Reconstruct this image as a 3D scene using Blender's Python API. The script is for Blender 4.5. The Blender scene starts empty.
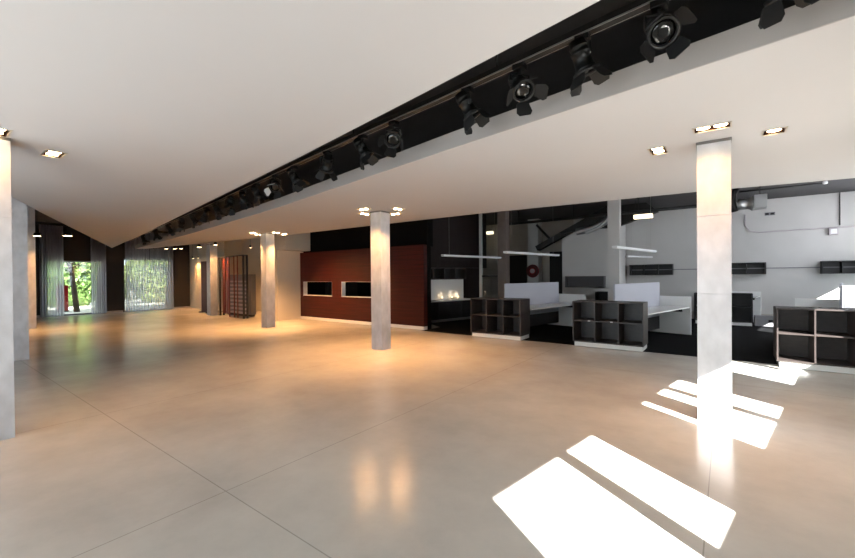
import bpy, bmesh, math, random
from mathutils import Vector, Matrix
from mathutils.geometry import tessellate_polygon
random.seed(7)
S = bpy.context.scene
COL = S.collection
PI = math.pi
H = 3.03          # underside of the white suspended ceilings
UP = 4.0          # underside of the dark ceiling above them

# ------------------------------------------------------------------ materials
def lin(c):
    return tuple(((v/255)/12.92 if v/255 <= .04045 else ((v/255+.055)/1.055)**2.4) for v in c)

def mat(name, rgb, rough=.5, metal=0, noise=0, scale=3, bump=0, bscale=40, spec=.5, emit=None, estr=0, stretch=None):
    m = bpy.data.materials.new(name); m.use_nodes = True
    nt = m.node_tree; b = nt.nodes['Principled BSDF']
    c = lin(rgb)
    b.inputs['Base Color'].default_value = (*c, 1)
    b.inputs['Roughness'].default_value = rough
    b.inputs['Metallic'].default_value = metal
    b.inputs['Specular IOR Level'].default_value = spec
    if noise or bump:
        tc = nt.nodes.new('ShaderNodeTexCoord'); mp = nt.nodes.new('ShaderNodeMapping')
        nt.links.new(tc.outputs['Object'], mp.inputs['Vector'])
        if stretch: mp.inputs['Scale'].default_value = stretch
    if noise:
        n = nt.nodes.new('ShaderNodeTexNoise'); n.inputs['Scale'].default_value = scale; n.inputs['Detail'].default_value = 6
        nt.links.new(mp.outputs['Vector'], n.inputs['Vector'])
        r = nt.nodes.new('ShaderNodeMapRange')
        r.inputs['From Min'].default_value = .25; r.inputs['From Max'].default_value = .75
        r.inputs['To Min'].default_value = 1-noise; r.inputs['To Max'].default_value = 1+noise
        nt.links.new(n.outputs['Fac'], r.inputs['Value'])
        mx = nt.nodes.new('ShaderNodeVectorMath'); mx.operation = 'SCALE'; mx.inputs[0].default_value = c
        nt.links.new(r.outputs['Result'], mx.inputs['Scale']); nt.links.new(mx.outputs['Vector'], b.inputs['Base Color'])
    if bump:
        n2 = nt.nodes.new('ShaderNodeTexNoise'); n2.inputs['Scale'].default_value = bscale; n2.inputs['Detail'].default_value = 4
        nt.links.new(mp.outputs['Vector'], n2.inputs['Vector'])
        bp = nt.nodes.new('ShaderNodeBump'); bp.inputs['Strength'].default_value = bump; bp.inputs['Distance'].default_value = .01
        nt.links.new(n2.outputs['Fac'], bp.inputs['Height']); nt.links.new(bp.outputs['Normal'], b.inputs['Normal'])
    if emit:
        b.inputs['Emission Color'].default_value = (*lin(emit), 1); b.inputs['Emission Strength'].default_value = estr
    return m

M = {}
M['ceil'] = mat('white_plaster', (192, 189, 190), .9, noise=.015, scale=1.2)
M['dark_ceil'] = mat('dark_ceiling_paint', (70, 68, 69), .9, noise=.1)
M['black'] = mat('black_paint', (9, 8, 8), .8, spec=.1)
M['wall_white'] = mat('white_wall_paint', (198, 195, 192), .85, noise=.03, scale=2, bump=.15, bscale=6)
M['fascia'] = mat('warm_grey_fascia', (166, 159, 155), .85)
M['wall_warm'] = mat('cream_wall_paint', (214, 204, 188), .85, noise=.02)
M['wall_grey'] = mat('grey_wall_tone', (176, 168, 160), .85, noise=.05)
M['wall_dark'] = mat('charcoal_wall_paint', (36, 33, 32), .8, noise=.1)
M['brown'] = mat('dark_brown_laminate', (36, 26, 25), .5, spec=.2, noise=.15, scale=2, stretch=(6, 6, .3))
M['unit'] = mat('brown_black_woodgrain', (54, 46, 44), .45, noise=.22, scale=3, stretch=(3, 3, 12))
M['unit_dark'] = mat('black_woodgrain', (25, 22, 22), .5, noise=.2, scale=3, stretch=(3, 3, 12))
M['white_lam'] = mat('white_laminate', (228, 228, 226), .35)
M['screen'] = mat('pale_lilac_fabric', (186, 186, 194), .9, noise=.04, scale=60, bump=.1, bscale=200)
M['carpet'] = mat('black_carpet', (15, 15, 17), .95, spec=.08, noise=.25, scale=80, bump=.3, bscale=150)
M['col'] = mat('silver_grey_render', (196, 195, 198), .36, metal=.2, noise=.17, scale=6, bump=.25, bscale=14, stretch=(1, 1, .6))
M['col_cap'] = mat('grey_metal_reveal', (120, 116, 112), .4, metal=.7)
M['brown_col'] = mat('taupe_render', (112, 98, 90), .6, noise=.12, scale=5, bump=.2, bscale=14)
M['alu'] = mat('aluminium', (176, 174, 170), .35, metal=.8)
M['steel_dark'] = mat('dark_steel', (30, 28, 28), .6, metal=.2)
M['lamp_black'] = mat('black_lamp_metal', (14, 14, 14), .45, metal=.3)
M['flap'] = mat('black_flap_metal', (30, 29, 29), .5, metal=.3)
M['flap_lit'] = mat('flap_painted_lit', (214, 218, 222), .5)
M['copper'] = mat('dark_copper_baffle', (70, 40, 26), .35, metal=.6)
M['trim'] = mat('nickel_trim', (190, 182, 170), .35, metal=.6)
M['glow'] = mat('halogen_lens', (255, 236, 205), .3, emit=(255, 222, 170), estr=18)
M['glow_small'] = mat('warm_bright_spot', (255, 236, 205), .3, emit=(255, 222, 170), estr=2)
M['tube'] = mat('fluorescent_diffuser', (245, 240, 225), .4, emit=(255, 236, 200), estr=1.6)
M['pend'] = mat('white_pendant_metal', (224, 224, 224), .4)
M['red'] = mat('red_enamel', (150, 16, 22), .35)
M['hose'] = mat('dark_red_hose', (92, 14, 18), .5)
M['dark_red'] = mat('dark_red_board', (108, 34, 26), .5, noise=.15)
M['rack_grey'] = mat('lilac_grey_board', (186, 176, 180), .5, noise=.1)
M['grey_lam'] = mat('mid_grey_laminate', (124, 122, 126), .55)
M['shelf_grey'] = mat('dark_grey_laminate', (78, 76, 78), .55)
M['plum'] = mat('plum_brown_panel', (66, 42, 46), .6, noise=.1)
M['duct'] = mat('silver_foil', (175, 175, 174), .42, metal=.85, bump=.3, bscale=30)
M['bark'] = mat('bark', (64, 54, 46), .9, noise=.3, scale=12)
M['leaf'] = mat('green_leaf', (96, 122, 62), .6, noise=.35, scale=8)
M['leaf2'] = mat('yellow_green_leaf', (150, 160, 92), .6, noise=.3, scale=8)
M['paving'] = mat('pale_paving', (205, 198, 186), .9, noise=.08)
M['render_far'] = mat('pale_render', (226, 224, 212), .9, noise=.05)

def wood_wall():
    m = mat('red_timber_planks', (104, 40, 30), .5, spec=.25)
    nt = m.node_tree; b = nt.nodes['Principled BSDF']
    tc = nt.nodes.new('ShaderNodeTexCoord'); mp = nt.nodes.new('ShaderNodeMapping'); mp.inputs['Scale'].default_value = (.5, 1, 14)
    nt.links.new(tc.outputs['Object'], mp.inputs['Vector'])
    n = nt.nodes.new('ShaderNodeTexNoise'); n.inputs['Scale'].default_value = 1.6; n.inputs['Detail'].default_value = 8
    nt.links.new(mp.outputs['Vector'], n.inputs['Vector'])
    r = nt.nodes.new('ShaderNodeValToRGB')
    r.color_ramp.elements[0].color = (*lin((42, 10, 9)), 1); r.color_ramp.elements[0].position = .3
    r.color_ramp.elements[1].color = (*lin((66, 19, 15)), 1); r.color_ramp.elements[1].position = .72
    nt.links.new(n.outputs['Fac'], r.inputs['Fac'])
    sx = nt.nodes.new('ShaderNodeSeparateXYZ'); nt.links.new(tc.outputs['Object'], sx.inputs[0])
    md = nt.nodes.new('ShaderNodeMath'); md.operation = 'PINGPONG'; md.inputs[1].default_value = .07
    nt.links.new(sx.outputs['Z'], md.inputs[0])
    lt = nt.nodes.new('ShaderNodeMath'); lt.operation = 'LESS_THAN'; lt.inputs[1].default_value = .004
    nt.links.new(md.outputs[0], lt.inputs[0])
    mx = nt.nodes.new('ShaderNodeMix'); mx.data_type = 'RGBA'
    nt.links.new(lt.outputs[0], mx.inputs['Factor']); nt.links.new(r.outputs['Color'], mx.inputs['A'])
    mx.inputs['B'].default_value = (*lin((36, 11, 9)), 1)
    nt.links.new(mx.outputs['Result'], b.inputs['Base Color'])
    return m
M['wood'] = wood_wall()

def floor_mat():
    m = bpy.data.materials.new('polished_concrete'); m.use_nodes = True
    nt = m.node_tree; b = nt.nodes['Principled BSDF']; N = nt.nodes.new; L = nt.links.new
    tc = N('ShaderNodeTexCoord'); sx = N('ShaderNodeSeparateXYZ'); L(tc.outputs['Object'], sx.inputs[0])
    n1 = N('ShaderNodeTexNoise'); n1.inputs['Scale'].default_value = .8; n1.inputs['Detail'].default_value = 9; n1.inputs['Roughness'].default_value = .65
    L(tc.outputs['Object'], n1.inputs['Vector'])
    r0 = N('ShaderNodeMapRange'); r0.inputs['From Min'].default_value = .32; r0.inputs['From Max'].default_value = .68
    L(n1.outputs['Fac'], r0.inputs['Value'])
    r = N('ShaderNodeMix'); r.data_type = 'RGBA'; L(r0.outputs['Result'], r.inputs[0])
    r.inputs[6].default_value = (*lin((184, 178, 170)), 1); r.inputs[7].default_value = (*lin((208, 202, 193)), 1)
    def joint(axis, off, period, w):
        a = N('ShaderNodeMath'); a.operation = 'SUBTRACT'; a.inputs[1].default_value = off; L(sx.outputs[axis], a.inputs[0])
        p = N('ShaderNodeMath'); p.operation = 'PINGPONG'; p.inputs[1].default_value = period/2; L(a.outputs[0], p.inputs[0])
        l = N('ShaderNodeMath'); l.operation = 'LESS_THAN'; l.inputs[1].default_value = w; L(p.outputs[0], l.inputs[0])
        return l.outputs[0]
    jx = joint('X', -.11, 2.9, .004); jy = joint('Y', 1.47, 5.8, .004)
    mxx = N('ShaderNodeMath'); mxx.operation = 'MAXIMUM'; L(jx, mxx.inputs[0]); L(jy, mxx.inputs[1])
    sc = N('ShaderNodeMath'); sc.operation = 'MULTIPLY'; sc.inputs[1].default_value = .4; L(mxx.outputs[0], sc.inputs[0])
    mx = N('ShaderNodeMix'); mx.data_type = 'RGBA'; L(sc.outputs[0], mx.inputs['Factor']); L(r.outputs[2], mx.inputs[6])
    mx.inputs[7].default_value = (*lin((74, 66, 58)), 1); L(mx.outputs[2], b.inputs['Base Color'])
    b.inputs['Roughness'].default_value = .21
    n3 = N('ShaderNodeTexNoise'); n3.inputs['Scale'].default_value = 5; n3.inputs['Detail'].default_value = 3
    L(tc.outputs['Object'], n3.inputs['Vector'])
    bp = N('ShaderNodeBump'); bp.inputs['Strength'].default_value = .12; bp.inputs['Distance'].default_value = .01
    L(n3.outputs['Fac'], bp.inputs['Height']); L(bp.outputs['Normal'], b.inputs['Normal'])
    b.inputs['Specular IOR Level'].default_value = .5
    return m
M['floor'] = floor_mat()

def glass(clear=True):
    m = bpy.data.materials.new('window_glass'); m.use_nodes = True
    nt = m.node_tree; nt.nodes.clear(); N = nt.nodes.new
    o = N('ShaderNodeOutputMaterial'); t = N('ShaderNodeBsdfTransparent'); g = N('ShaderNodeBsdfGlossy'); g.inputs['Roughness'].default_value = .02
    t.inputs['Color'].default_value = (.95, .97, .96, 1) if clear else (.68, .71, .70, 1)
    mx = N('ShaderNodeMixShader'); mx.inputs[0].default_value = .06
    nt.links.new(t.outputs[0], mx.inputs[1]); nt.links.new(g.outputs[0], mx.inputs[2]); nt.links.new(mx.outputs[0], o.inputs[0])
    return m
M['glass'] = glass(); M['tinted'] = glass(False)

def sheer():
    m = bpy.data.materials.new('sheer_voile'); m.use_nodes = True
    nt = m.node_tree; nt.nodes.clear(); N = nt.nodes.new; L = nt.links.new
    o = N('ShaderNodeOutputMaterial'); t = N('ShaderNodeBsdfTransparent'); d = N('ShaderNodeBsdfDiffuse'); tr = N('ShaderNodeBsdfTranslucent')
    d.inputs['Color'].default_value = (.27, .26, .30, 1); tr.inputs['Color'].default_value = (.84, .82, .90, 1)
    a = N('ShaderNodeMixShader'); a.inputs[0].default_value = .5; L(d.outputs[0], a.inputs[1]); L(tr.outputs[0], a.inputs[2])
    b = N('ShaderNodeMixShader'); b.inputs[0].default_value = .8; L(t.outputs[0], b.inputs[1]); L(a.outputs[0], b.inputs[2])
    L(b.outputs[0], o.inputs[0])
    return m
M['sheer'] = sheer()
def frosted_fill():
    m = bpy.data.materials.new('frosted_fill_glass'); m.use_nodes = True
    nt = m.node_tree; nt.nodes.clear(); N = nt.nodes.new
    o = N('ShaderNodeOutputMaterial'); t = N('ShaderNodeBsdfTranslucent'); t.inputs['Color'].default_value = (.46, .47, .49, 1)
    nt.links.new(t.outputs[0], o.inputs[0])
    return m
M['frosted_fill'] = frosted_fill()

# ------------------------------------------------------------------ mesh helpers
def BM(): return bmesh.new()

def box(bm, x0, x1, y0, y1, z0, z1, mtx=None):
    vs = [bm.verts.new(Vector(p)) for p in ((x0,y0,z0),(x1,y0,z0),(x1,y1,z0),(x0,y1,z0),(x0,y0,z1),(x1,y0,z1),(x1,y1,z1),(x0,y1,z1))]
    if mtx is not None:
        for v in vs: v.co = mtx @ v.co
    for f in ((0,3,2,1),(4,5,6,7),(0,1,5,4),(1,2,6,5),(2,3,7,6),(3,0,4,7)):
        bm.faces.new([vs[i] for i in f])
    return bm

def tube(bm, pts, r, n=10, cap=True):
    pts = [Vector(p) for p in pts]; rings = []
    rs = r if isinstance(r, (list, tuple)) else [r]*len(pts)
    prev = None
    for i, p in enumerate(pts):
        t = (pts[min(i+1, len(pts)-1)] - pts[max(i-1, 0)]).normalized()
        if prev is None:
            a = Vector((0,0,1)) if abs(t.z) < .9 else Vector((1,0,0))
            u = t.cross(a).normalized()
        else:
            u = (prev - t*prev.dot(t)).normalized()
        prev = u; w = t.cross(u)
        rings.append([bm.verts.new(p + (u*math.cos(2*PI*k/n) + w*math.sin(2*PI*k/n))*rs[i]) for k in range(n)])
    for a, b in zip(rings, rings[1:]):
        for k in range(n):
            f = bm.faces.new((a[k], a[(k+1)%n], b[(k+1)%n], b[k])); f.smooth = True
    if cap:
        bm.faces.new(rings[0][::-1]); bm.faces.new(rings[-1])
    return bm

def lathe(bm, prof, n=20, mtx=None):
    rings = []
    for r, z in prof:
        rings.append([bm.verts.new(Vector((r*math.cos(2*PI*k/n), r*math.sin(2*PI*k/n), z))) for k in range(n)])
    if mtx is not None:
        for rg in rings:
            for v in rg: v.co = mtx @ v.co
    for a, b in zip(rings, rings[1:]):
        for k in range(n):
            f = bm.faces.new((a[k], a[(k+1)%n], b[(k+1)%n], b[k])); f.smooth = True
    bm.faces.new(rings[0][::-1]); bm.faces.new(rings[-1])
    return bm

def disc(bm, c, r, n=16, up=False):
    vs = [bm.verts.new(Vector(c) + Vector((r*math.cos(2*PI*k/n), r*math.sin(2*PI*k/n), 0))) for k in range(n)]
    bm.faces.new(vs if up else vs[::-1])
    return bm

def obj(name, bm, m, parent=None, bevel=0):
    me = bpy.data.meshes.new(name)
    bmesh.ops.recalc_face_normals(bm, faces=bm.faces)
    bm.to_mesh(me); bm.free()
    me.materials.append(m)
    o = bpy.data.objects.new(name, me); COL.objects.link(o)
    if parent: o.parent = parent
    if bevel:
        b = o.modifiers.new('bevel', 'BEVEL'); b.width = bevel; b.segments = 2; b.limit_method = 'ANGLE'
    return o

def struct(name, bm, m, parent=None):
    o = obj(name, bm, m, parent)
    if not parent: o['kind'] = 'structure'
    return o

def tag(o, label, cat, group=None):
    o['label'] = label; o['category'] = cat
    if group: o['group'] = group
    return o

def thing(name, label, cat, loc=(0,0,0), rz=0, group=None):
    o = bpy.data.objects.new(name, None); COL.objects.link(o)
    o.location = loc; o.rotation_euler = (0, 0, rz); o.empty_display_size = .1
    return tag(o, label, cat, group)

def copy_tree(o, parent=None):
    c = o.copy(); COL.objects.link(c)
    if parent: c.parent = parent
    for ch in list(o.children): copy_tree(ch, c)
    return c

# ------------------------------------------------------------------ floor
struct('floor', box(BM(), -24, 4.5, -3.4, 17.2, -.2, 0), M['floor'])
bm = BM()      # black carpet of the work area, laid behind the concrete
o2 = [(-7.15, 9.25), (2.45, 9.25), (3.7, 17.0), (-13.0, 17.0), (-13.0, 14.0), (-7.15, 10.2)]
vb = [bm.verts.new((x, y, .001)) for x, y in o2]; vt = [bm.verts.new((x, y, .008)) for x, y in o2]
bm.faces.new(vb[::-1]); bm.faces.new(vt)
for i in range(len(o2)): bm.faces.new((vb[i], vb[(i+1)%len(o2)], vt[(i+1)%len(o2)], vt[i]))
struct('floor_carpet', bm, M['carpet'])

# ------------------------------------------------------------------ ceilings
def panel(name, outer, holes, z0, z1, m):
    bm = BM()
    loops = [outer] + holes
    flat = [p for l in loops for p in l]
    tris = tessellate_polygon([[Vector((x, y, 0)) for x, y in l] for l in loops])
    for z in (z0, z1):
        vs = [bm.verts.new((x, y, z)) for x, y in flat]
        for t in tris:
            try: bm.faces.new([vs[i] for i in t])
            except ValueError: pass
        if z == z0: lo = vs
        else: hi = vs
    k = 0
    for l in loops:
        n = len(l)
        for i in range(n):
            a, b = k+i, k+(i+1) % n
            bm.faces.new((lo[a], lo[b], hi[b], hi[a]))
        k += n
    return struct(name, bm, m)

RZ = math.radians(-9.5)           # the building's column grid
DL = []                            # recessed downlights: x, y, kind, rotation, label, ceiling 'L' or 'R', power
DL += [(-.63, 5.32, 'twin', PI/2, 'twin recessed downlight in the ceiling left of the nearest right column', 'R', .18),
       (-.11, 4.81, 'twin', 0, 'twin recessed downlight in the ceiling just in front of the nearest right column', 'R', .13),
       (.39, 5.33, 'single', 0, 'single square recessed downlight right of the nearest right column', 'R', .13),
       (-6.14, 1.1, 'twin', 0, 'lone twin recessed downlight in the left white ceiling, clear of its column', 'L', .2),
       (-5.62, .60, 'twin', 0, 'twin recessed downlight at the top of the column cut by the left edge', 'L', .08),
       (-6.10, 5.93, 'twin', 0, 'twin downlight on the near left side of the central column top', 'R', .6),
       (-6.54, 6.38, 'twin', PI/2, 'twin downlight on the far left side of the central column top', 'R', .6),
       (-5.54, 6.37, 'twin', PI/2, 'twin downlight on the near right side of the central column top', 'R', .6),
       (-6.02, 6.84, 'twin', 0, 'twin downlight on the far right side of the central column top', 'R', .6),
       (-12.0, 6.80, 'twin', 0, 'twin downlight nearer of two left of the second column from the far end', 'R', 1),
       (-12.35, 7.2, 'twin', PI/2, 'twin downlight farther of two left of the second column from the far end', 'R', 1),
       (-11.42, 7.25, 'twin', PI/2, 'twin downlight nearer of two right of the second column from the far end', 'R', 1),
       (-11.62, 7.68, 'twin', 0, 'twin downlight farther of two right of the second column from the far end', 'R', 1)]

def rect(x, y, w, d, rz):
    c, s = math.cos(rz), math.sin(rz)
    return [(x + c*a - s*b, y + s*a + c*b) for a, b in ((-w, -d), (w, -d), (w, d), (-w, d))]
HW = {'twin': (.145, .08), 'single': (.085, .09)}

left_outer = [(1.22, 1.88), (-.52, 2.22), (-1.93, 2.5), (-4.05, 2.9), (-8.35, 3.64), (-13.87, 4.61), (-22.78, 6.04),
              (-15.69, 3.38), (-11.64, 1.86), (-9.88, 1.23), (.45, -2.5)]
right_outer = [(1.42, 3.10), (2.39, 8.88), (1.56, 8.73), (-.36, 8.40), (-4.53, 8.08), (-12.27, 7.95), (-22.34, 7.21), (-22.81, 6.95),
               (-12.78, 5.57), (-7.25, 4.70), (-2.53, 3.78), (.58, 3.23)]
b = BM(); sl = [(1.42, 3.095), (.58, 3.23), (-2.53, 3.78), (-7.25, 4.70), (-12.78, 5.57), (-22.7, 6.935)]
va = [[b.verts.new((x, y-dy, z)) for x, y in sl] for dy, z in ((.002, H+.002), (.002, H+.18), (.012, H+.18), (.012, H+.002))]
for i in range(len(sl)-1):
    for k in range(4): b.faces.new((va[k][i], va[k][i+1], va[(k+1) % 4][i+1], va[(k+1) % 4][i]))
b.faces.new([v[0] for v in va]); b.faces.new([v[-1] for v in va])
struct('trim_2', b, M['fascia'])  # thin strip laid over the slot face, darker grey than the ceilings
panel('ceiling_left', left_outer, [rect(x, y, *HW[k], r) for x, y, k, r, _, c, _p in DL if c == 'L'], H, H+.18, M['ceil'])
panel('ceiling_right', right_outer, [rect(x, y, *HW[k], r) for x, y, k, r, _, c, _p in DL if c == 'R'], H, H+.18, M['ceil'])
panel('ceiling_upper', [(-23.4, -6.4), (-.14, -6.4), (3.86, 17.2), (-23.4, 17.2)], [], UP, UP+.3, M['dark_ceil'])  # front edge carried past the glazing as an added eave against the sun

def spot_lamp(parent, loc, power, angle=115, color=(1, .5, .18), aim=None, size=.04):
    l = bpy.data.lights.new('halogen_lamp', 'SPOT'); l.energy = power; l.spot_size = math.radians(angle); l.spot_blend = 1
    l.color = color; l.shadow_soft_size = size
    o = bpy.data.objects.new('halogen_lamp', l); COL.objects.link(o); o.parent = parent; o.location = loc
    if aim is not None: o.rotation_euler = Vector(aim).to_track_quat('-Z', 'Y').to_euler()
    return o
PW = 440
def downlight(x, y, kind, rz, label, z=H, power=1.0, proud=False, tilt=(0, 0)):
    t = thing('downlight', label, 'downlight', (x, y, z), rz, 'recessed halogen downlights')
    w, d = HW[kind]; e = .012
    b = BM()        # flush trim frame, four thin bars round the opening
    for q in ((-w-e, w+e, -d-e, -d+.002), (-w-e, w+e, d-.002, d+e), (-w-e, -w+.002, -d, d), (w-.002, w+e, -d, d)):
        box(b, *q, -.006, -.0005)
    obj('trim_frame', b, M['trim'], t)
    b = BM()        # five sided baffle housing
    for q in ((-w, w, -d, -d+.004, .0, .12), (-w, w, d-.004, d, .0, .12), (-w, -w+.004, -d, d, .0, .12), (w-.004, w, -d, d, .0, .12), (-w, w, -d, d, .1, .12)):
        box(b, *q)
    obj('baffle', b, M['copper'], t)
    xs = (-.07, .07) if kind == 'twin' else (0,)
    for q in xs:
        b = lathe(BM(), [(.055, .01), (.058, .03), (.058, .09), (.03, .1)], 18)
        lm = obj('lamp', b, M['trim'], t)
        obj('lens', lathe(BM(), [(.04, -.008), (.04, -.018), (.032, -.026), (.012, -.03)], 16) if proud else disc(BM(), (0, 0, .008), .056), M['glow'], lm)
        lm.children[-1].data.transform(Matrix.Translation((q, 0, 0)))
        lm.data.transform(Matrix.Translation((q, 0, 0)))
    spot_lamp(t, (0, 0, -.045 if proud else -.005), PW*power*(1 if kind == 'twin' else .6), aim=Matrix.Rotation(-rz, 3, 'Z') @ Vector((*tilt, -1)))
    return t
for x, y, k, r, lab, c, p in DL: downlight(x, y, k, r, lab, power=p, proud=y > 5.8, tilt=
    ((0, .3) if 'just in front' in lab else (.13*(1 if x > -6.13 else -1), .13*(1 if y > 6.4 else -1)) if 'central' in lab else
     (.25*(1 if x > -11.85 else -1), .25*(1 if y > 7.22 else -1)) if 'far end' in lab else (0, 0)))

# ------------------------------------------------------------------ outer walls
def window_wall():
    # right wall with a band of windows: local y runs along the wall, x across it (0 .. thickness)
    per, w, y0 = 2.99, 1.673, .852
    sills, tops, th = 1.0, 1.96, .08
    b = BM(); ys = [y0 + per*k for k in range(0, 6)]
    ca, cb, c0, c1 = 9.3, 16.6, 2.2, 3.75
    box(b, 0, th, -3.4, 17.6, -.1, sills); box(b, 0, th, -3.4, ca, tops, UP+.1); box(b, 0, th, cb, 17.6, tops, UP+.1)
    box(b, 0, th, ca, cb, tops, c0); box(b, 0, th, ca, cb, c1, UP+.1)
    fw = BM()
    for k in range(6): box(fw, .01, .07, ca+k*(cb-ca-.05)/5, ca+k*(cb-ca-.05)/5+.05, c0, c1)
    fo = struct('window_20', fw, M['alu']); fo.location = (.90, 0, 0); fo.rotation_euler = (0, 0, math.radians(-9.55))
    obj('pane', box(BM(), .035, .045, ca+.05, cb-.05, c0, c1), M['frosted_fill'], fo)  # unseen frosted upper glazing added to brighten the desk area
    prev = -3.4
    for y in ys:
        box(b, 0, th, prev, y, sills, tops); prev = y + w
    box(b, 0, th, prev, 17.6, sills, tops)
    o = struct('wall_right', b, M['wall_white']); o.location = (.90, 0, 0); o.rotation_euler = (0, 0, math.radians(-9.55))
    for i, y in enumerate(ys):
        b = BM(); f = .02
        box(b, .01, .07, y, y+f, sills, tops); box(b, .01, .07, y+w-f, y+w, sills, tops)
        box(b, .01, .07, y, y+w, sills, sills+f); box(b, .01, .07, y, y+w, tops-f, tops)
        box(b, .01, .07, y+.97, y+1.11, sills, tops)
        wd = struct('window_%d' % (i+3), b, M['alu']); wd.location = o.location; wd.rotation_euler = o.rotation_euler
        obj('pane', box(BM(), .038, .042, y+f, y+w-f, sills+f, tops-f), M['glass'], wd)
window_wall()

# unseen glazed front added behind the camera for daylight, solid farther left
b = BM(); box(b, -24, -9, -3.4, -3.2, -.1, UP+.1); struct('wall_front', b, M['wall_dark'])
b = BM()
for k in range(6): box(b, -9+k*1.87, -9+k*1.87+.08, -3.36, -3.24, 0, 3.2)
box(b, -9, .4, -3.36, -3.24, 0, .1); box(b, -9, .4, -3.36, -3.24, 3.0, 3.1); box(b, -9, .45, -3.4, -3.2, 3.1, UP+.1)
fr = struct('window_10', b, M['alu'])
obj('pane', box(BM(), -9, .4, -3.305, -3.295, .1, 3.0), M['glass'], fr)

# curtained end wall: two full height glazed openings
WX = -23.2
b = BM()
for q in ((-3.4, 3.85), (5.82, 6.6), (8.6, 10.6)): box(b, WX-.2, WX, *q, -.1, UP+.1)
box(b, WX-.2, WX, 3.85, 5.82, 2.42, UP+.1); box(b, WX-.2, WX, 6.6, 8.6, 2.57, UP+.1)
struct('wall_left', b, M['wall_dark'])
for n, (ya, yb, zt) in enumerate(((3.85, 5.82, 2.42), (6.6, 8.6, 2.57))):
    b = BM(); f = .05
    box(b, WX-.14, WX-.06, ya, ya+f, 0, zt); box(b, WX-.14, WX-.06, yb-f, yb, 0, zt)
    box(b, WX-.14, WX-.06, ya+f, yb-f, 0, .06); box(b, WX-.14, WX-.06, ya+f, yb-f, zt-f, zt)
    wd = struct('window_%d' % (n+1), b, M['grey_lam'])
    obj('pane', box(BM(), WX-.103, WX-.097, ya+f, yb-f, .06, zt-f), M['tinted'], wd)
b = BM(); box(b, WX+.002, WX+.02, 5.87, 6.55, 0, .09); box(b, WX+.002, WX+.02, 8.65, 10.3, 0, .09); box(b, WX+.002, WX+.02, -3.1, 3.8, 0, .09)
struct('baseboard_left', b, M['wall_grey'])

# far cream wall behind the display rack, with a return wall that meets the red timber wall
struct('wall_cream', box(box(BM(), -23.2, -13.42, 10.4, 10.6, -.1, UP+.1), -23.199, -19.4, 9.55, 10.399, -.1, UP+.1), M['wall_warm'])
b = BM(); box(b, -13.4, -13.2, 8.42, 9.56, 0, 2.6)
struct('wall_return', b, M['wall_warm'])
b = BM(); box(b, -13.5, -12.95, 8.6, 9.7, 2.62, UP)
struct('wall_bulkhead', b, M['wall_warm'])
# red timber wall with two serving openings
ops = [(-13.0, -11.33), (-10.82, -9.0)]; z0, z1 = .9, 1.43
b = BM(); xa, xb, ya, yb, zt = -13.19, -7.18, 9.4, 9.56, 2.54
box(b, xa, xb, ya, yb, .1, z0); box(b, xa, xb, ya, yb, z1, zt)
p = xa
for q in ops: box(b, p, q[0], ya, yb, z0, z1); p = q[1]
box(b, p, xb, ya, yb, z0, z1)
struct('wall_timber', b, M['wood'])
b = BM(); box(b, xa, xb, ya-.012, yb, .002, .1); struct('baseboard_timber', b, M['white_lam'])
for i, q in enumerate(ops):
    b = BM(); f = .022
    box(b, q[0], q[1], ya-.015, yb, z0, z0+f); box(b, q[0], q[1], ya, yb, z1-.008, z1)
    box(b, q[0], q[0]+f, ya-.005, yb, z0+f, z1-.008); box(b, q[1]-.01, q[1], ya-.005, yb, z0+f, z1-.008)
    struct('window_%d' % (i+11), b, M['white_lam'])
# dark room seen through the openings and the black wall rising above the timber
struct('wall_side_room', box(BM(), -13.41, -13.3, 9.57, 12.2, 0, UP), M['black'])
struct('wall_back_room', box(BM(), -14.2, -8.9, 12.2, 12.3, 0, UP), M['black'])
b = BM(); box(b, -12.97, -9.0, 9.75, 9.9, 2.5, UP); box(b, -9.0, -7.2, 9.75, 9.9, 2.5, UP); struct('wall_black_upper', b, M['black'])
struct('ceiling_back_room', box(BM(), -13.2, -7.2, 9.57, 9.74, 2.42, 2.5), M['black'])
struct('wall_timber_return', box(BM(), -7.34, -7.18, 9.57, 9.76, 0, UP), M['black'])
for i, x in enumerate((-10.2, -9.55)):
    tag(obj('locker', box(BM(), x, x+.4, 11.7, 12.15, 0, 2.0), M['grey_lam'], bevel=.01),
        ('narrow grey locker seen through the serving opening, left one of two', 'narrow grey locker seen through the serving opening, beside the central column')[i], 'locker', 'lockers in the back room')

# back wall of the work area
struct('wall_back', box(BM(), -5.1, 4.2, 17.0, 17.2, -.1, UP+.1), M['wall_white'])
struct('wall_back_shaded', box(BM(), -13.0, -5.1, 17.0, 17.2, -.1, UP+.1), M['wall_grey'])  # same back wall, its shade put in as a greyer colour
struct('wall_dark_room', box(BM(), -13.2, -13.0, 10.6, 17.2, -.1, UP+.1), M['wall_dark'])
struct('baseboard_back', box(BM(), -5.1, 3.7, 16.97, 16.999, .008, .27), M['wall_grey'])
struct('trim_1', box(BM(), -2.9, 3.6, 16.975, 16.999, 1.75, 1.78), M['grey_lam'])
bm = BM(); box(bm, -8.3, -7.15, 16.93, 16.999, .008, 2.5); struct('door_1', bm, M['wall_dark'])
bm = BM(); box(bm, -6.1, -5.15, 16.93, 16.999, .008, 2.6); struct('door_2', bm, M['wall_dark'])
b = BM()        # white boxed-out wall with a raking top
pl = [(-5.12, 0.008), (-3.1, .008), (-3.1, 3.75), (-4.62, 3.36), (-5.12, 3.08)]
va = [b.verts.new((x, 15.6, z)) for x, z in pl]; vb = [b.verts.new((x, 16.9, z)) for x, z in pl]
b.faces.new(va); b.faces.new(vb[::-1])
for i in range(5): b.faces.new((va[i], va[(i+1)%5], vb[(i+1)%5], vb[i]))
struct('wall_boxed', b, M['wall_white'])

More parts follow.
